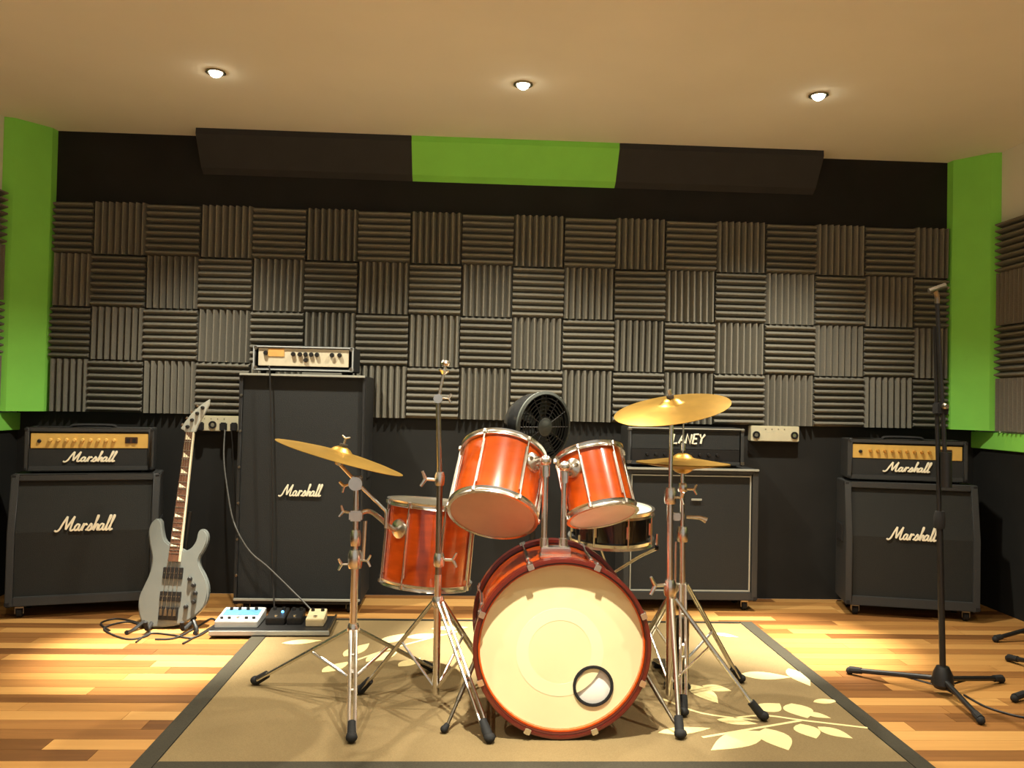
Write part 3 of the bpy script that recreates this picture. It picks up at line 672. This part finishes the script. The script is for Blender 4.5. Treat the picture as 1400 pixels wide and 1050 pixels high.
# multi-clamp and floor tom arm
mc = V3(C1.x, C1.y, .70)
MB().box(mc, (.05, .045, .04)).build('multi_clamp', CHROME, T1, True, bevel=.006)
wing(T1, mc+V3(-.02, 0, .01), (-1, -.3, .2))
br_at = ftb+(ftt-ftb)*.72; dirb = Vector((C1.x-br_at.x, C1.y-br_at.y, 0)).normalized(); bp = br_at+dirb*.182
MB().tube(curve([mc, mc+V3(.05, .03, .012), bp+dirb*.05+V3(0, 0, .01), bp+dirb*.02], 5), .0095, 10).build('tom_arm', CHROME, T1, True)
MB().tube([mc+V3(.035, 0, -.02), mc+V3(.03, 0, -.17)], .007, 10).build('side_rod', CHROME, T1, True)
MB().lathe([(0, 0), (.040, 0), (.038, .010), (.020, .018), (0, .020)], bp, dirb, 24).build('mount_bracket', CHROME, FT, True)
# straight stand without cymbal -----------------------------------------
C2 = V3(-.107, 3.10, RZ)
T2 = thing('straight_cymbal_stand', 'thin chrome cymbal stand without a cymbal in front of the floor tom', 'stand', C2)
tripod(T2, C2, .40, .09, [(.083, 2.785), (-.40, 3.233), (.10, 3.42)], .0095, br_at=.45)
MB().tube([(C2.x, C2.y, .06), (C2.x-.002, C2.y, .50)], .0135, 14).build('lower_tube', CHROME, T2, True)
MB().tube([(C2.x-.002, C2.y, .49), (C2.x-.004, C2.y, .86)], .0115, 12).build('middle_tube', CHROMED, T2, True)
pt = aty(599, 548, 3.1); MB().tube([(C2.x-.004, C2.y, .85), pt], .0095, 12).build('upper_tube', CHROMED, T2, True)
collar(T2, (C2.x, C2.y, .38), .020); collar(T2, (C2.x, C2.y, .53), .018, .05); wing(T2, (C2.x+.016, C2.y, .555), (1, -.1, 0), 1.2)
collar(T2, (C2.x-.004, C2.y, .83), .017, .05); wing(T2, (C2.x-.018, C2.y, .85), (-1, -.2, .1), 1.3)
MB().lathe([(0, -.02), (.017, -.02), (.017, .022), (0, .022)], pt+V3(0, 0, .008), (0, 1, 0), 16).build('tilter', CHROME, T2, True); wing(T2, pt+V3(.015, 0, .01), (1, -.2, 0), .8)
p2 = aty(609, 498, 3.1); MB().tube([pt, p2], .006, 10).build('cymbal_rod', CHROME, T2, True)
d2 = (p2-pt).normalized()
MB().lathe([(0, 0), (.008, 0), (.022, .014), (.022, .018), (0, .018)], pt+(p2-pt)*.72, d2, 14).build('felt_seat', CHROME, T2, True)
MB().lathe([(0, 0), (.016, 0), (.019, .010), (.014, .02), (0, .022)], p2-d2*.006, d2, 14).build('top_nut', CHROME, T2, True)
# crash stand (right) ------------------------------------------------------
C3 = V3(.765, 3.10, RZ)
T3 = thing('crash_cymbal_stand', 'chrome cymbal stand holding the upturned gold crash cymbal', 'stand', C3)
tripod(T3, C3, .42, .11, [(1.079, 2.98), (.66, 3.46), (.735, 2.82)], .0085, double=False, br_at=.42)
MB().tube([(C3.x, C3.y, .06), (C3.x-.004, C3.y, .46)], .0135, 14).build('lower_tube', CHROME, T3, True)
MB().tube([(C3.x-.004, C3.y, .45), (C3.x-.008, C3.y, .80)], .0125, 12).build('middle_tube', CHROME, T3, True)
k3 = aty(918, 574, 3.1); MB().tube([(C3.x-.008, C3.y, .79), k3], .0085, 12).build('upper_tube', CHROME, T3, True)
collar(T3, (C3.x-.004, C3.y, .43), .02, .06); wing(T3, (C3.x-.02, C3.y, .47), (-1, -.3, 0), 1.5)
collar(T3, (C3.x-.008, C3.y, .775), .02, .06); wing(T3, (C3.x+.014, C3.y, .80), (.5, -1, 0), 1.)
MB().lathe([(0, -.018), (.022, -.018), (.022, .020), (0, .020)], k3+V3(0, 0, .006), (0, 1, 0), 18).build('tilter', CHROME, T3, True)
wing(T3, k3+V3(.016, 0, .004), (1, -.3, .5), 1.); wing(T3, k3+V3(-.016, 0, .004), (-1, -.3, .5), 1.)
n3 = V3(-.20, -.20, .95).normalized(); c3 = aty(918, 555, 3.1)
MB().tube([k3, c3+n3*.062], .004, 8).build('cymbal_rod', CHROME, T3, True); MB().lathe([(0, 0), (.008, 0), (.008, .02), (0, .02)], c3+n3*.045, n3, 10).build('top_nut', CHROME, T3, True)
MB().lathe([(0, .031), (.014, .031), (.014, .042), (0, .042)], c3, n3, 14).build('felt', mat('felt', (70, 62, 50), .95), T3, True)
cymbal('crash_cymbal', 'gold crash cymbal tilted towards the room above the hi-hat', c3, n3, .44)
# hi-hat -------------------------------------------------------------------
C4 = V3(.862, 3.30, RZ)
T4 = thing('hi_hat_stand', 'chrome hi-hat stand with black lower sleeve carrying two closed cymbals', 'stand', C4)
tripod(T4, C4, .43, .12, [(1.13, 3.384), (.70, 3.52), (.80, 3.02)], .010, br_at=.5)
MB().tube([(C4.x, C4.y, .05), (C4.x, C4.y, .30)], .030, 16).build('lower_sleeve', GLOSSB, T4, True)
MB().tube([(C4.x, C4.y, .28), (C4.x-.004, C4.y, .62)], .0125, 12).tube([(C4.x-.03, C4.y, .28), (C4.x-.03, C4.y, .60)], .005, 8).build('main_tube', CHROME, T4, True)
MB().tube([(C4.x-.004, C4.y, .60), (C4.x-.008, C4.y, .885)], .0095, 12).build('upper_tube', CHROME, T4, True)
MB().tube([(C4.x-.008, C4.y, .88), (C4.x-.008, C4.y, 1.08)], .0035, 8).build('pull_rod', CHROME, T4, True)
collar(T4, (C4.x-.004, C4.y, .60), .02, .06); collar(T4, (C4.x-.007, C4.y, .80), .017, .035); wing(T4, (C4.x+.012, C4.y, .81), (1, -.2, 0), .9)
MB().tube([(C4.x+.01, C4.y-.005, .70), (C4.x+.06, C4.y-.02, .70), (C4.x+.085, C4.y-.025, .69)], [.008, .011, .016], 10, squash=(1, 1, .8)).build('memory_lock', CHROME, T4, True)
MB().box((C4.x-.03, C4.y, .70), (.03, .03, .03)).build('side_clamp', CHROME, T4, True, bevel=.004)
MB().lathe([(0, 0), (.014, 0), (.03, .018), (.03, .022), (0, .022)], (C4.x-.008, C4.y, .872), (0, 0, 1), 18).build('cymbal_seat', CHROME, T4, True)
MB().lathe([(0, 0), (.010, 0), (.010, .03), (0, .03)], (C4.x-.008, C4.y, .965), (0, 0, 1), 12).build('clutch', CHROME, T4, True)
pd = MB().box((C4.x-.01, C4.y+.16, RZ+.05), (.085, .27, .010), Matrix.Rotation(math.radians(-10), 3, 'X')).build('pedal', CHROMED, T4, True, bevel=.004)
MB().box((C4.x-.01, C4.y+.02, RZ+.008), (.10, .05, .016)).box((C4.x-.01, C4.y+.28, RZ+.008), (.085, .05, .016)).build('pedal_base', BLACKM, pd, True, bevel=.003)
hc4 = V3(C4.x-.008, C4.y, .915)
cymbal('hi_hat_cymbal', 'upper brass hi-hat cymbal with raised bell', hc4+V3(0, 0, .010), (0.005, .012, 1), .372, 'hi-hat pair')
cymbal('hi_hat_cymbal', 'lower brass hi-hat cymbal turned upside down', hc4+V3(0, 0, -.012), (-.005, -.012, -1), .372, 'hi-hat pair')
# bass drum pedal behind the drum
bp_ = V3(BX, BY+BD+.012, RZ)
TP = thing('bass_drum_pedal', 'chrome bass drum pedal clamped behind the bass drum', 'pedal', bp_+V3(0, .05, 0))
MB().box(bp_+V3(0, .17, .01), (.10, .34, .012)).build('base_plate', BLACKM, TP, True, bevel=.003)
MB().box(bp_+V3(0, .19, .055), (.085, .28, .010), Matrix.Rotation(math.radians(-12), 3, 'X')).build('footboard', CHROMED, TP, True, bevel=.004)
for s in (-1, 1): MB().tube([bp_+V3(s*.06, .06, .01), bp_+V3(s*.06, .06, .22)], .009, 8).build('post', CHROME, TP, True)
MB().tube([bp_+V3(-.065, .06, .215), bp_+V3(.065, .06, .215)], .008, 8).build('axle', CHROME, TP, True)
MB().tube([bp_+V3(0, .06, .215), bp_+V3(0, .02, .36)], .005, 8).ball(bp_+V3(0, .03, .355), .026).build('beater', PILLOW, TP, True)

# ------------------------------------------------------------------ fan behind the toms
fc = V3(.325, 4.05, 1.03)
FN = thing('round_fan', 'black round fan with glossy housing standing behind the rack toms', 'fan', (fc.x, fc.y, RZ))
fa = V3(.60, -.79, -.05).normalized(); u, v, _ = frame(fa)
MB().lathe([(.168, .045), (.165, .02), (.158, -.04), (.13, -.10), (.07, -.145), (0, -.155), (0, -.148), (.068, -.138), (.126, -.095), (.152, -.037), (.160, .02), (.163, .045)], fc, fa, 48, True).build('housing', GLOSSB, FN, True)
MB().lathe([(.160, .04), (.172, .04), (.174, .052), (.160, .056)], fc, fa, 48, True).build('front_ring', DULLG, FN, True)
for r in [.05+.018*i for i in range(7)]:
    MB().lathe([(r-.002, .052), (r+.002, .052), (r+.002, .056), (r-.002, .056)], fc, fa, 40, True).build('grille_ring', BLACKM, FN, True)
for k in range(12):
    a = 2*math.pi*k/12; d = u*math.cos(a)+v*math.sin(a)
    MB().tube([fc+fa*.055+d*.04, fc+fa*.052+d*.163], .0022, 6).build('grille_spoke', BLACKM, FN, True)
MB().lathe([(0, .048), (.045, .048), (.045, .058), (.03, .064), (0, .066)], fc, fa, 28).build('grille_badge', DULLG, FN, True)
for k in range(5):
    a = 2*math.pi*k/5; d = u*math.cos(a)+v*math.sin(a); s = fa.cross(d)
    mb = MB(); q = [d*.03-s*.02-fa*.01, d*.14-s*.06-fa*.018, d*.145+s*.05+fa*.016, d*.03+s*.02+fa*.01]
    mb.v = [fc+fa*.005+p for p in q]+[fc+fa*.008+p for p in q]; mb.f = [(0, 1, 2, 3), (7, 6, 5, 4)]+[(i, 4+i, 4+(i+1) % 4, (i+1) % 4) for i in range(4)]
    mb.build('blade', DULLG, FN, True)
MB().tube([(fc.x-.01, fc.y+.05, .03), (fc.x-.01, fc.y+.05, .90)], .014, 14).tube([(fc.x-.01, fc.y+.05, .89), fc-fa*.14], .02, 12).build('pole', BLACKM, FN, True)
MB().lathe([(0, 0), (.19, 0), (.185, .018), (.05, .035), (0, .035)], (fc.x-.01, fc.y+.05, RZ), (0, 0, 1), 40).build('base', BLACKM, FN, True)

# ------------------------------------------------------------------ microphone stands
def mic_stand(label, C, feet, top, clutch, boom=True, group=None, lean=0.):
    lx = lambda z: C[0]+lean*z
    C = V3(*C); T = thing('microphone_stand', label, 'microphone stand', (C.x, C.y, 0), 0, group)
    MB().lathe([(0, .028), (.03, .028), (.044, .045), (.038, .085), (.024, .115), (0, .12)], (C.x, C.y, 0), (0, 0, 1), 20).build('hub', BLACKM, T, True)
    for f in feet:
        f = V3(f[0], f[1], 0); d = (f-V3(C.x, C.y, 0)).normalized(); a = V3(C.x, C.y, .062)+d*.03; e = f+V3(0, 0, .02)
        lg = MB().tube([a, e], .0105, 10).build('leg', BLACKM, T, True)
        MB().tube([a+(e-a)*.86, e+d*.004], [.0135, .015], 10).ball(f+V3(0, 0, .0155)+d*.004, .0155).build('rubber_foot', RUBBER, lg, True)
        MB().tube([V3(C.x, C.y, .034)+d*.02, a+(e-a)*.45], .004, 6).build('brace', BLACKM, lg, True)
    MB().tube([(C.x, C.y, .10), (lx(clutch), C.y, clutch)], .0125, 14).build('lower_tube', BLACKM, T, True)
    MB().tube([(lx(clutch), C.y, clutch-.02), (lx(top), C.y, top-.12)], .009, 12).build('upper_tube', BLACKM, T, True)
    collar(T, (lx(clutch), C.y, clutch-.03), .019, .07, RUBBER)
    if boom:
        z = 1.155; bx = lx(z); tx = lx(top)-.012; wx = lx(.85)+.012
        MB().box((bx, C.y-.02, z), (.045, .05, .05)).build('boom_clamp', RUBBER, T, True, bevel=.006)
        MB().lathe([(0, 0), (.012, 0), (.014, .01), (.009, .022), (0, .022)], (bx, C.y-.045, z+.01), (0, -1, 0), 12).build('clamp_bolt', CHROMED, T, True)
        MB().tube([(wx, C.y-.032, .86), (tx-.002, C.y-.034, top-.02)], .0085, 10).build('boom_arm', BLACKM, T, True)
        MB().tube([(wx, C.y-.032, .84), (wx-.002, C.y-.032, .98)], .021, 14).build('counterweight', BLACKM, T, True)
        mb = MB().tube(curve([(tx-.002, C.y-.034, top-.03), (tx-.006, C.y-.04, top), (tx-.02, C.y-.05, top+.02)], 4), [.01]*9, 8)
        mb.tube([(tx-.045, C.y-.05, top+.015), (tx+.02, C.y-.055, top+.04)], .011, 10).build('microphone_clip', CHROMED, T, True)
    return T
mic_stand('black tripod microphone stand with folded boom before the amplifier with dull gold panel', (1.925, 3.28, 0), [(1.662, 3.528), (2.263, 3.425), (1.892, 2.979)], 1.61, .70, lean=-.028)
mic_stand('black tripod microphone stand close to the bare side wall', (2.58, 3.38, 0), [(2.494, 3.714), (2.176, 3.203), (2.86, 3.20)], 1.5, .7, False, 'stands partly out of view')
mic_stand('black tripod microphone stand in the far corner by the side wall', (2.88, 4.07, 0), [(2.636, 4.028), (2.97, 3.84), (2.98, 4.28)], 1.5, .7, False, 'stands partly out of view')

# ------------------------------------------------------------------ bass guitar
zs = 6.17*273.0
GO = aty(233, 856, 4.145); NUTW = aty(260.5, 591, 4.27); NUTL = (NUTW-GO).length
lean = math.radians(5.94+1.2)
GV = (NUTW-GO).normalized()
GU = Vector((GV.z, 0, -GV.x)); GU = (GU-GV*GU.dot(GV)).normalized(); GN = GU.cross(GV)  # GN faces the room
def g2(zx, zy, ox=265, oy=962, s=zs):  # zoom pixel to guitar plane
    dx, dy = (zx-ox)/s, (oy-zy)/s; c, n = math.cos(lean-.021), math.sin(lean-.021)
    return (dx*c-dy*n, dx*n+dy*c)
BO = [(155, 75), (110, 110), (85, 180), (92, 290), (112, 390), (100, 510), (52, 620), (15, 700), (4, 790), (15, 870), (45, 940), (110, 962), (240, 966), (350, 952), (450, 905), (530, 835), (566, 745), (570, 660), (545, 580), (508, 500), (498, 430), (540, 360), (570, 280), (560, 218), (522, 190), (490, 215), (472, 285), (432, 340), (385, 358), (350, 340), (262, 300), (240, 285), (214, 250), (198, 180), (188, 105)]
bo = [g2(*p) for p in BO]
bo3 = curve([V3(x, y, 0) for x, y in bo]+[V3(*bo[0], 0)], 3)[:-1]; bo = [(p.x, p.y) for p in bo3]
GT = thing('bass_guitar', 'shiny silver electric bass guitar with pointed headstock leaning on its stand', 'guitar', GO)
def GP(x, y, n=0.): return GO+GU*x+GV*y+GN*n
MB().prism(bo, GP(0, 0, 0), GU, GV, -GN*.04).build('body', BODY, GT, True, bevel=.007)
n0 = g2(305, 400); nut = (0.0, NUTL)
def neckp(t, s, n): # t 0 body..1 nut, s -1..1
    wd = .030+(.021-.030)*t; x = n0[0]+(nut[0]-n0[0])*t; y = n0[1]+(nut[1]-n0[1])*t
    return GP(x+s*wd, y, n)
def slab(f, t0, t1, s0, s1, nlo, nhi):
    mb = MB(); mb.v = [f(t0, s0, nlo), f(t0, s1, nlo), f(t1, s1, nlo), f(t1, s0, nlo), f(t0, s0, nhi), f(t0, s1, nhi), f(t1, s1, nhi), f(t1, s0, nhi)]
    mb.f = [(0, 3, 2, 1), (4, 5, 6, 7), (0, 1, 5, 4), (1, 2, 6, 5), (2, 3, 7, 6), (3, 0, 4, 7)]; return mb
slab(neckp, 0, 1, -.95, .95, -.012, .006).build('neck', IVORY, GT, True, bevel=.004)
fbd = slab(neckp, -.04, 1, -1, .72, .006, .012).build('fretboard', FRETB, GT, True)
slab(neckp, -.04, 1, .72, 1.0, .006, .012).build('binding', IVORY, GT, True)
for k in range(1, 22):
    t = 1-(1-2**(-k/12))/(1-2**(-22/12)); slab(neckp, t-.0018, t+.0018, -1, .72, .012, .0134).build('fret', CHROME, fbd, True)
for k in (1, 3, 5, 7, 9, 12, 15, 17, 19):
    t0 = 1-(1-2**(-(k-.2)/12))/(1-2**(-22/12)); t1 = 1-(1-2**(-(k-.8)/12))/(1-2**(-22/12))
    mb = MB(); q = [neckp(t0, -.85, .0121), neckp(t0, .6, .0121), neckp(t1, -.85, .0121)]
    mb.v = q+[p+GN*.0008 for p in q]; mb.f = [(0, 2, 1), (3, 4, 5), (0, 1, 4, 3), (1, 2, 5, 4), (2, 0, 3, 5)]
    mb.build('inlay', IVORY, fbd, True)
# headstock
hz_ = 6.56*268.0
def h2(zx, zy): x, y = g2(zx, zy, 168, 320, hz_); return (nut[0]+x, nut[1]+y)
hs = [h2(*p) for p in ((125, 322), (112, 300), (82, 284), (120, 226), (180, 150), (260, 80), (342, 28), (334, 84), (292, 165), (236, 262), (212, 322))]
HS = MB().prism(hs, GP(0, 0, .004), GU, GV, -GN*.014).build('headstock', mat('pale_headstock', (188, 190, 178), .35, .2), GT, True, bevel=.003)
for p in ((135, 262), (175, 205), (220, 148), (268, 100)):
    q = h2(*p); MB().lathe([(0, 0), (.010, 0), (.008, .012), (.005, .02), (0, .02)], GP(q[0]+.006, q[1]-.004, .004), GN, 12).build('tuner', BLACKM, HS, True)
    MB().tube([GP(q[0]-.01, q[1], -.004), GP(q[0]-.026, q[1]+.008, -.004)], [.004, .008], 8).build('tuner_key', CHROMED, HS, True)
for (x0, y0, x1, y1) in ((205, 485, 370, 585), (180, 680, 355, 765)):
    c = g2((x0+x1)/2, (y0+y1)/2); wv, hv = (x1-x0)/zs*.98, (y1-y0)/zs*.92
    Rg = Matrix((GU, GV, GN)).transposed()
    pk = MB().box(GP(c[0], c[1], .004), (wv, hv, .010), Rg).build('pickup', DARKK, GT, True, bevel=.002)
    for i in range(8): MB().lathe([(0, 0), (.0035, 0), (.0035, .001), (0, .001)], GP(c[0]-wv*.42+wv*.12*i, c[1], .009), GN, 8).build('pole_piece', CHROMED, pk, True)
c = g2(250, 860); Rg = Matrix((GU, GV, GN)).transposed()
BRG = MB().box(GP(c[0], c[1], .004), (.092, .062, .010), Rg).build('bridge', DARKK, GT, True, bevel=.002)
for i in range(4):
    x = c[0]-.033+.022*i
    MB().box(GP(x, c[1]+.006, .012), (.014, .03, .010), Rg).build('saddle', CHROMED, BRG, True)
    tp = neckp(1, -.7+.45*i, .016); MB().tube([GP(x, c[1]+.01, .018), tp], .0011, 5).build('string', CHROME, GT, True)
for p in ((425, 592), (455, 645), (468, 710), (455, 778), (392, 815)):
    q = g2(*p); MB().lathe([(0, 0), (.011, 0), (.010, .014), (.007, .018), (0, .018)], GP(q[0], q[1], .0), GN, 14).build('control_knob', DARKK, GT, True)
# guitar stand
GS = thing('guitar_stand', 'black tubular guitar stand under the silver bass', 'stand', (GO.x, GO.y+.12, 0))
gx, gy = GO.x, GO.y
MB().tube(curve([(gx-.02, gy+.17, .30), (gx-.02, gy+.14, .16), (gx-.15, gy-.02, .016), (gx-.17, gy-.10, .012)], 5), .010, 8).build('leg', BLACKM, GS, True)
MB().tube(curve([(gx-.0, gy+.17, .30), (gx+.0, gy+.14, .16), (gx+.13, gy-.02, .016), (gx+.15, gy-.10, .012)], 5), .010, 8).build('leg', BLACKM, GS, True)
MB().tube([(gx-.01, gy+.17, .31), (gx-.01, gy+.26, .012)], .010, 8).build('rear_leg', BLACKM, GS, True)
MB().tube([(gx-.01, gy+.17, .28), (gx+.02, gy+.175, .55)], .011, 10).build('upright', BLACKM, GS, True)
for s in (-1, 1):
    MB().tube(curve([(gx+s*.10, gy+.05, .045), (gx+s*.09, gy-.02, .022), (gx+s*.085, gy-.075, .022), (gx+s*.085, gy-.09, .06)], 5), .010, 8).build('cradle_arm', RUBBER, GS, True)
MB().tube([(gx-.10, gy+.05, .045), (gx+.10, gy+.05, .045)], .009, 8).build('crossbar', BLACKM, GS, True)

# ------------------------------------------------------------------ pedalboard
PBc = V3(-.935, 4.13, RZ)
PB = thing('pedalboard', 'low black pedalboard at the foot of the tall bass cabinet', 'pedalboard', PBc, .03)
MB().box((0, 0, .014), (.56, .27, .028)).build('frame', BLACKM, PB, bevel=.004)
MB().box((0, -.136, .016), (.56, .006, .022)).build('front_rail', WHITEP, PB, bevel=.002)
MB().box((.277, 0, .03), (.010, .27, .012)).build('side_rail', CHROMED, PB, bevel=.002)
def pedal(label, x, y, w, d, h, m, knobs, led=None, top=None):
    t = thing('effects_pedal', label, 'pedal', PBc+V3(x, y, .0285), .03, 'effects pedals on the board')
    bdy = MB().prism([(0, 0), (d, 0), (d, h), (0, h*.65)], (-w/2, -d/2, 0), (0, 1, 0), (0, 0, 1), (w, 0, 0)).build('case', m, t, bevel=.003)
    ang = math.atan2(h*.35, d); Rp = Matrix.Rotation(ang, 3, 'X'); zt = lambda yy: h*.65+(yy+d/2)/d*h*.35
    for kx in knobs: MB().lathe([(0, 0), (.009, 0), (.008, .014), (0, .014)], (kx*w, d*.28, zt(d*.28)-.001), (0, 0, 1), 12).build('knob', DARKK, t)
    if top: MB().box((0, d*.12, zt(d*.12)+.0005), (w*.86, d*.42, .003), Rp).build('face_print', top, t)
    MB().lathe([(0, 0), (.010, 0), (.010, .008), (0, .008)], (0, -d*.32, zt(-d*.32)-.001), (0, 0, 1), 12).build('footswitch', CHROME, t)
    if led: MB().ball((w*.25, d*.02, zt(d*.02)+.003), .007).build('led', LEDB, t)
    return t
MU = pedal('wide pale blue and white effects unit on the pedalboard', -.165, 0, .20, .20, .05, WHITEP, (-.3, -.1, .1, .3), False, BLUEP)
for kx in (-.075, -.04, .04, .075): MB().lathe([(0, 0), (.008, 0), (.008, .007), (0, .007)], (kx, -.066, .0378), (0, 0, 1), 12).build('footswitch', DARKK, MU)
pedal('dark effects pedal with glowing blue light on the pedalboard', .005, .03, .09, .14, .05, DARKK, (-.25, .25), True)
pedal('dark narrow effects pedal between the blue-lit and cream pedals', .095, .03, .07, .13, .05, BLACKM, (-.25, .25))
pedal('cream effects pedal at the end of the pedalboard', .20, .0, .085, .13, .055, mat('cream_case', (206, 190, 150), .5), (-.28, .28))

# ------------------------------------------------------------------ cables
def cable(label, pts, r=.0035, m=CABLE, group='loose cables'):
    q = curve(pts, 7); o = MB().tube(q, r, 7).build('cable', m, origin=tuple(q[0])); return tag(o, label, 'cable', group)
F = .0045
cable('black cable hanging down the front of the tall bass cabinet', [aty(367, 500, 4.448), aty(369, 512, 4.435), aty(371, 600, 4.435), aty(373, 700, 4.435), aty(372, 780, 4.436), aty(374, 812, 4.42), V3(-1.0, 4.37, F), V3(-1.05, 4.33, F)], .004)
cable('pale grey cable hanging from the wall socket box towards the pedalboard', [V3(-1.40, YW-.095, .95), aty(306, 625, 4.72), aty(311, 670, 4.58), aty(320, 715, 4.46), aty(340, 752, 4.435), aty(366, 775, 4.43), aty(400, 808, 4.415), V3(-.80, 4.36, .04), V3(-.78, 4.30, RZ+.006)], .0045, CABLEG)
cable('thin grey cable hanging between the wall box and the tall cabinet', [V3(-1.365, YW-.095, .95), V3(-1.35, 4.80, .82), V3(-1.325, 4.78, .5), V3(-1.30, 4.78, .2), V3(-1.30, 4.76, F), V3(-1.28, 4.5, F)], .0035)
cable('black cable looped on the floor before the logo cabinet and guitar', [atz(150, 862, F), atz(138, 852, F), atz(160, 846, F), atz(190, 852, F), atz(205, 866, F), atz(180, 874, F), atz(155, 868, F), atz(143, 858, F), atz(175, 850, F), atz(200, 858, F)], .0045)
cable('black cable trailing across the floor under the silver guitar', [atz(186, 878, F), atz(205, 866, F), atz(235, 868, F), atz(262, 872, F), atz(285, 862, F), atz(300, 850, F), atz(318, 842, F)], .0045)
cable('black cable curling between the guitar and the pedalboard', [atz(250, 880, F), atz(275, 866, F), atz(296, 852, F), atz(288, 846, F), atz(268, 858, F), atz(240, 872, F), atz(212, 874, F)], .0045)
cable('thin dark cable lying on planks beside the microphone stand', [atz(1318, 950, F), atz(1345, 965, F), atz(1375, 975, F), atz(1402, 981, F), atz(1440, 984, F)], .004)
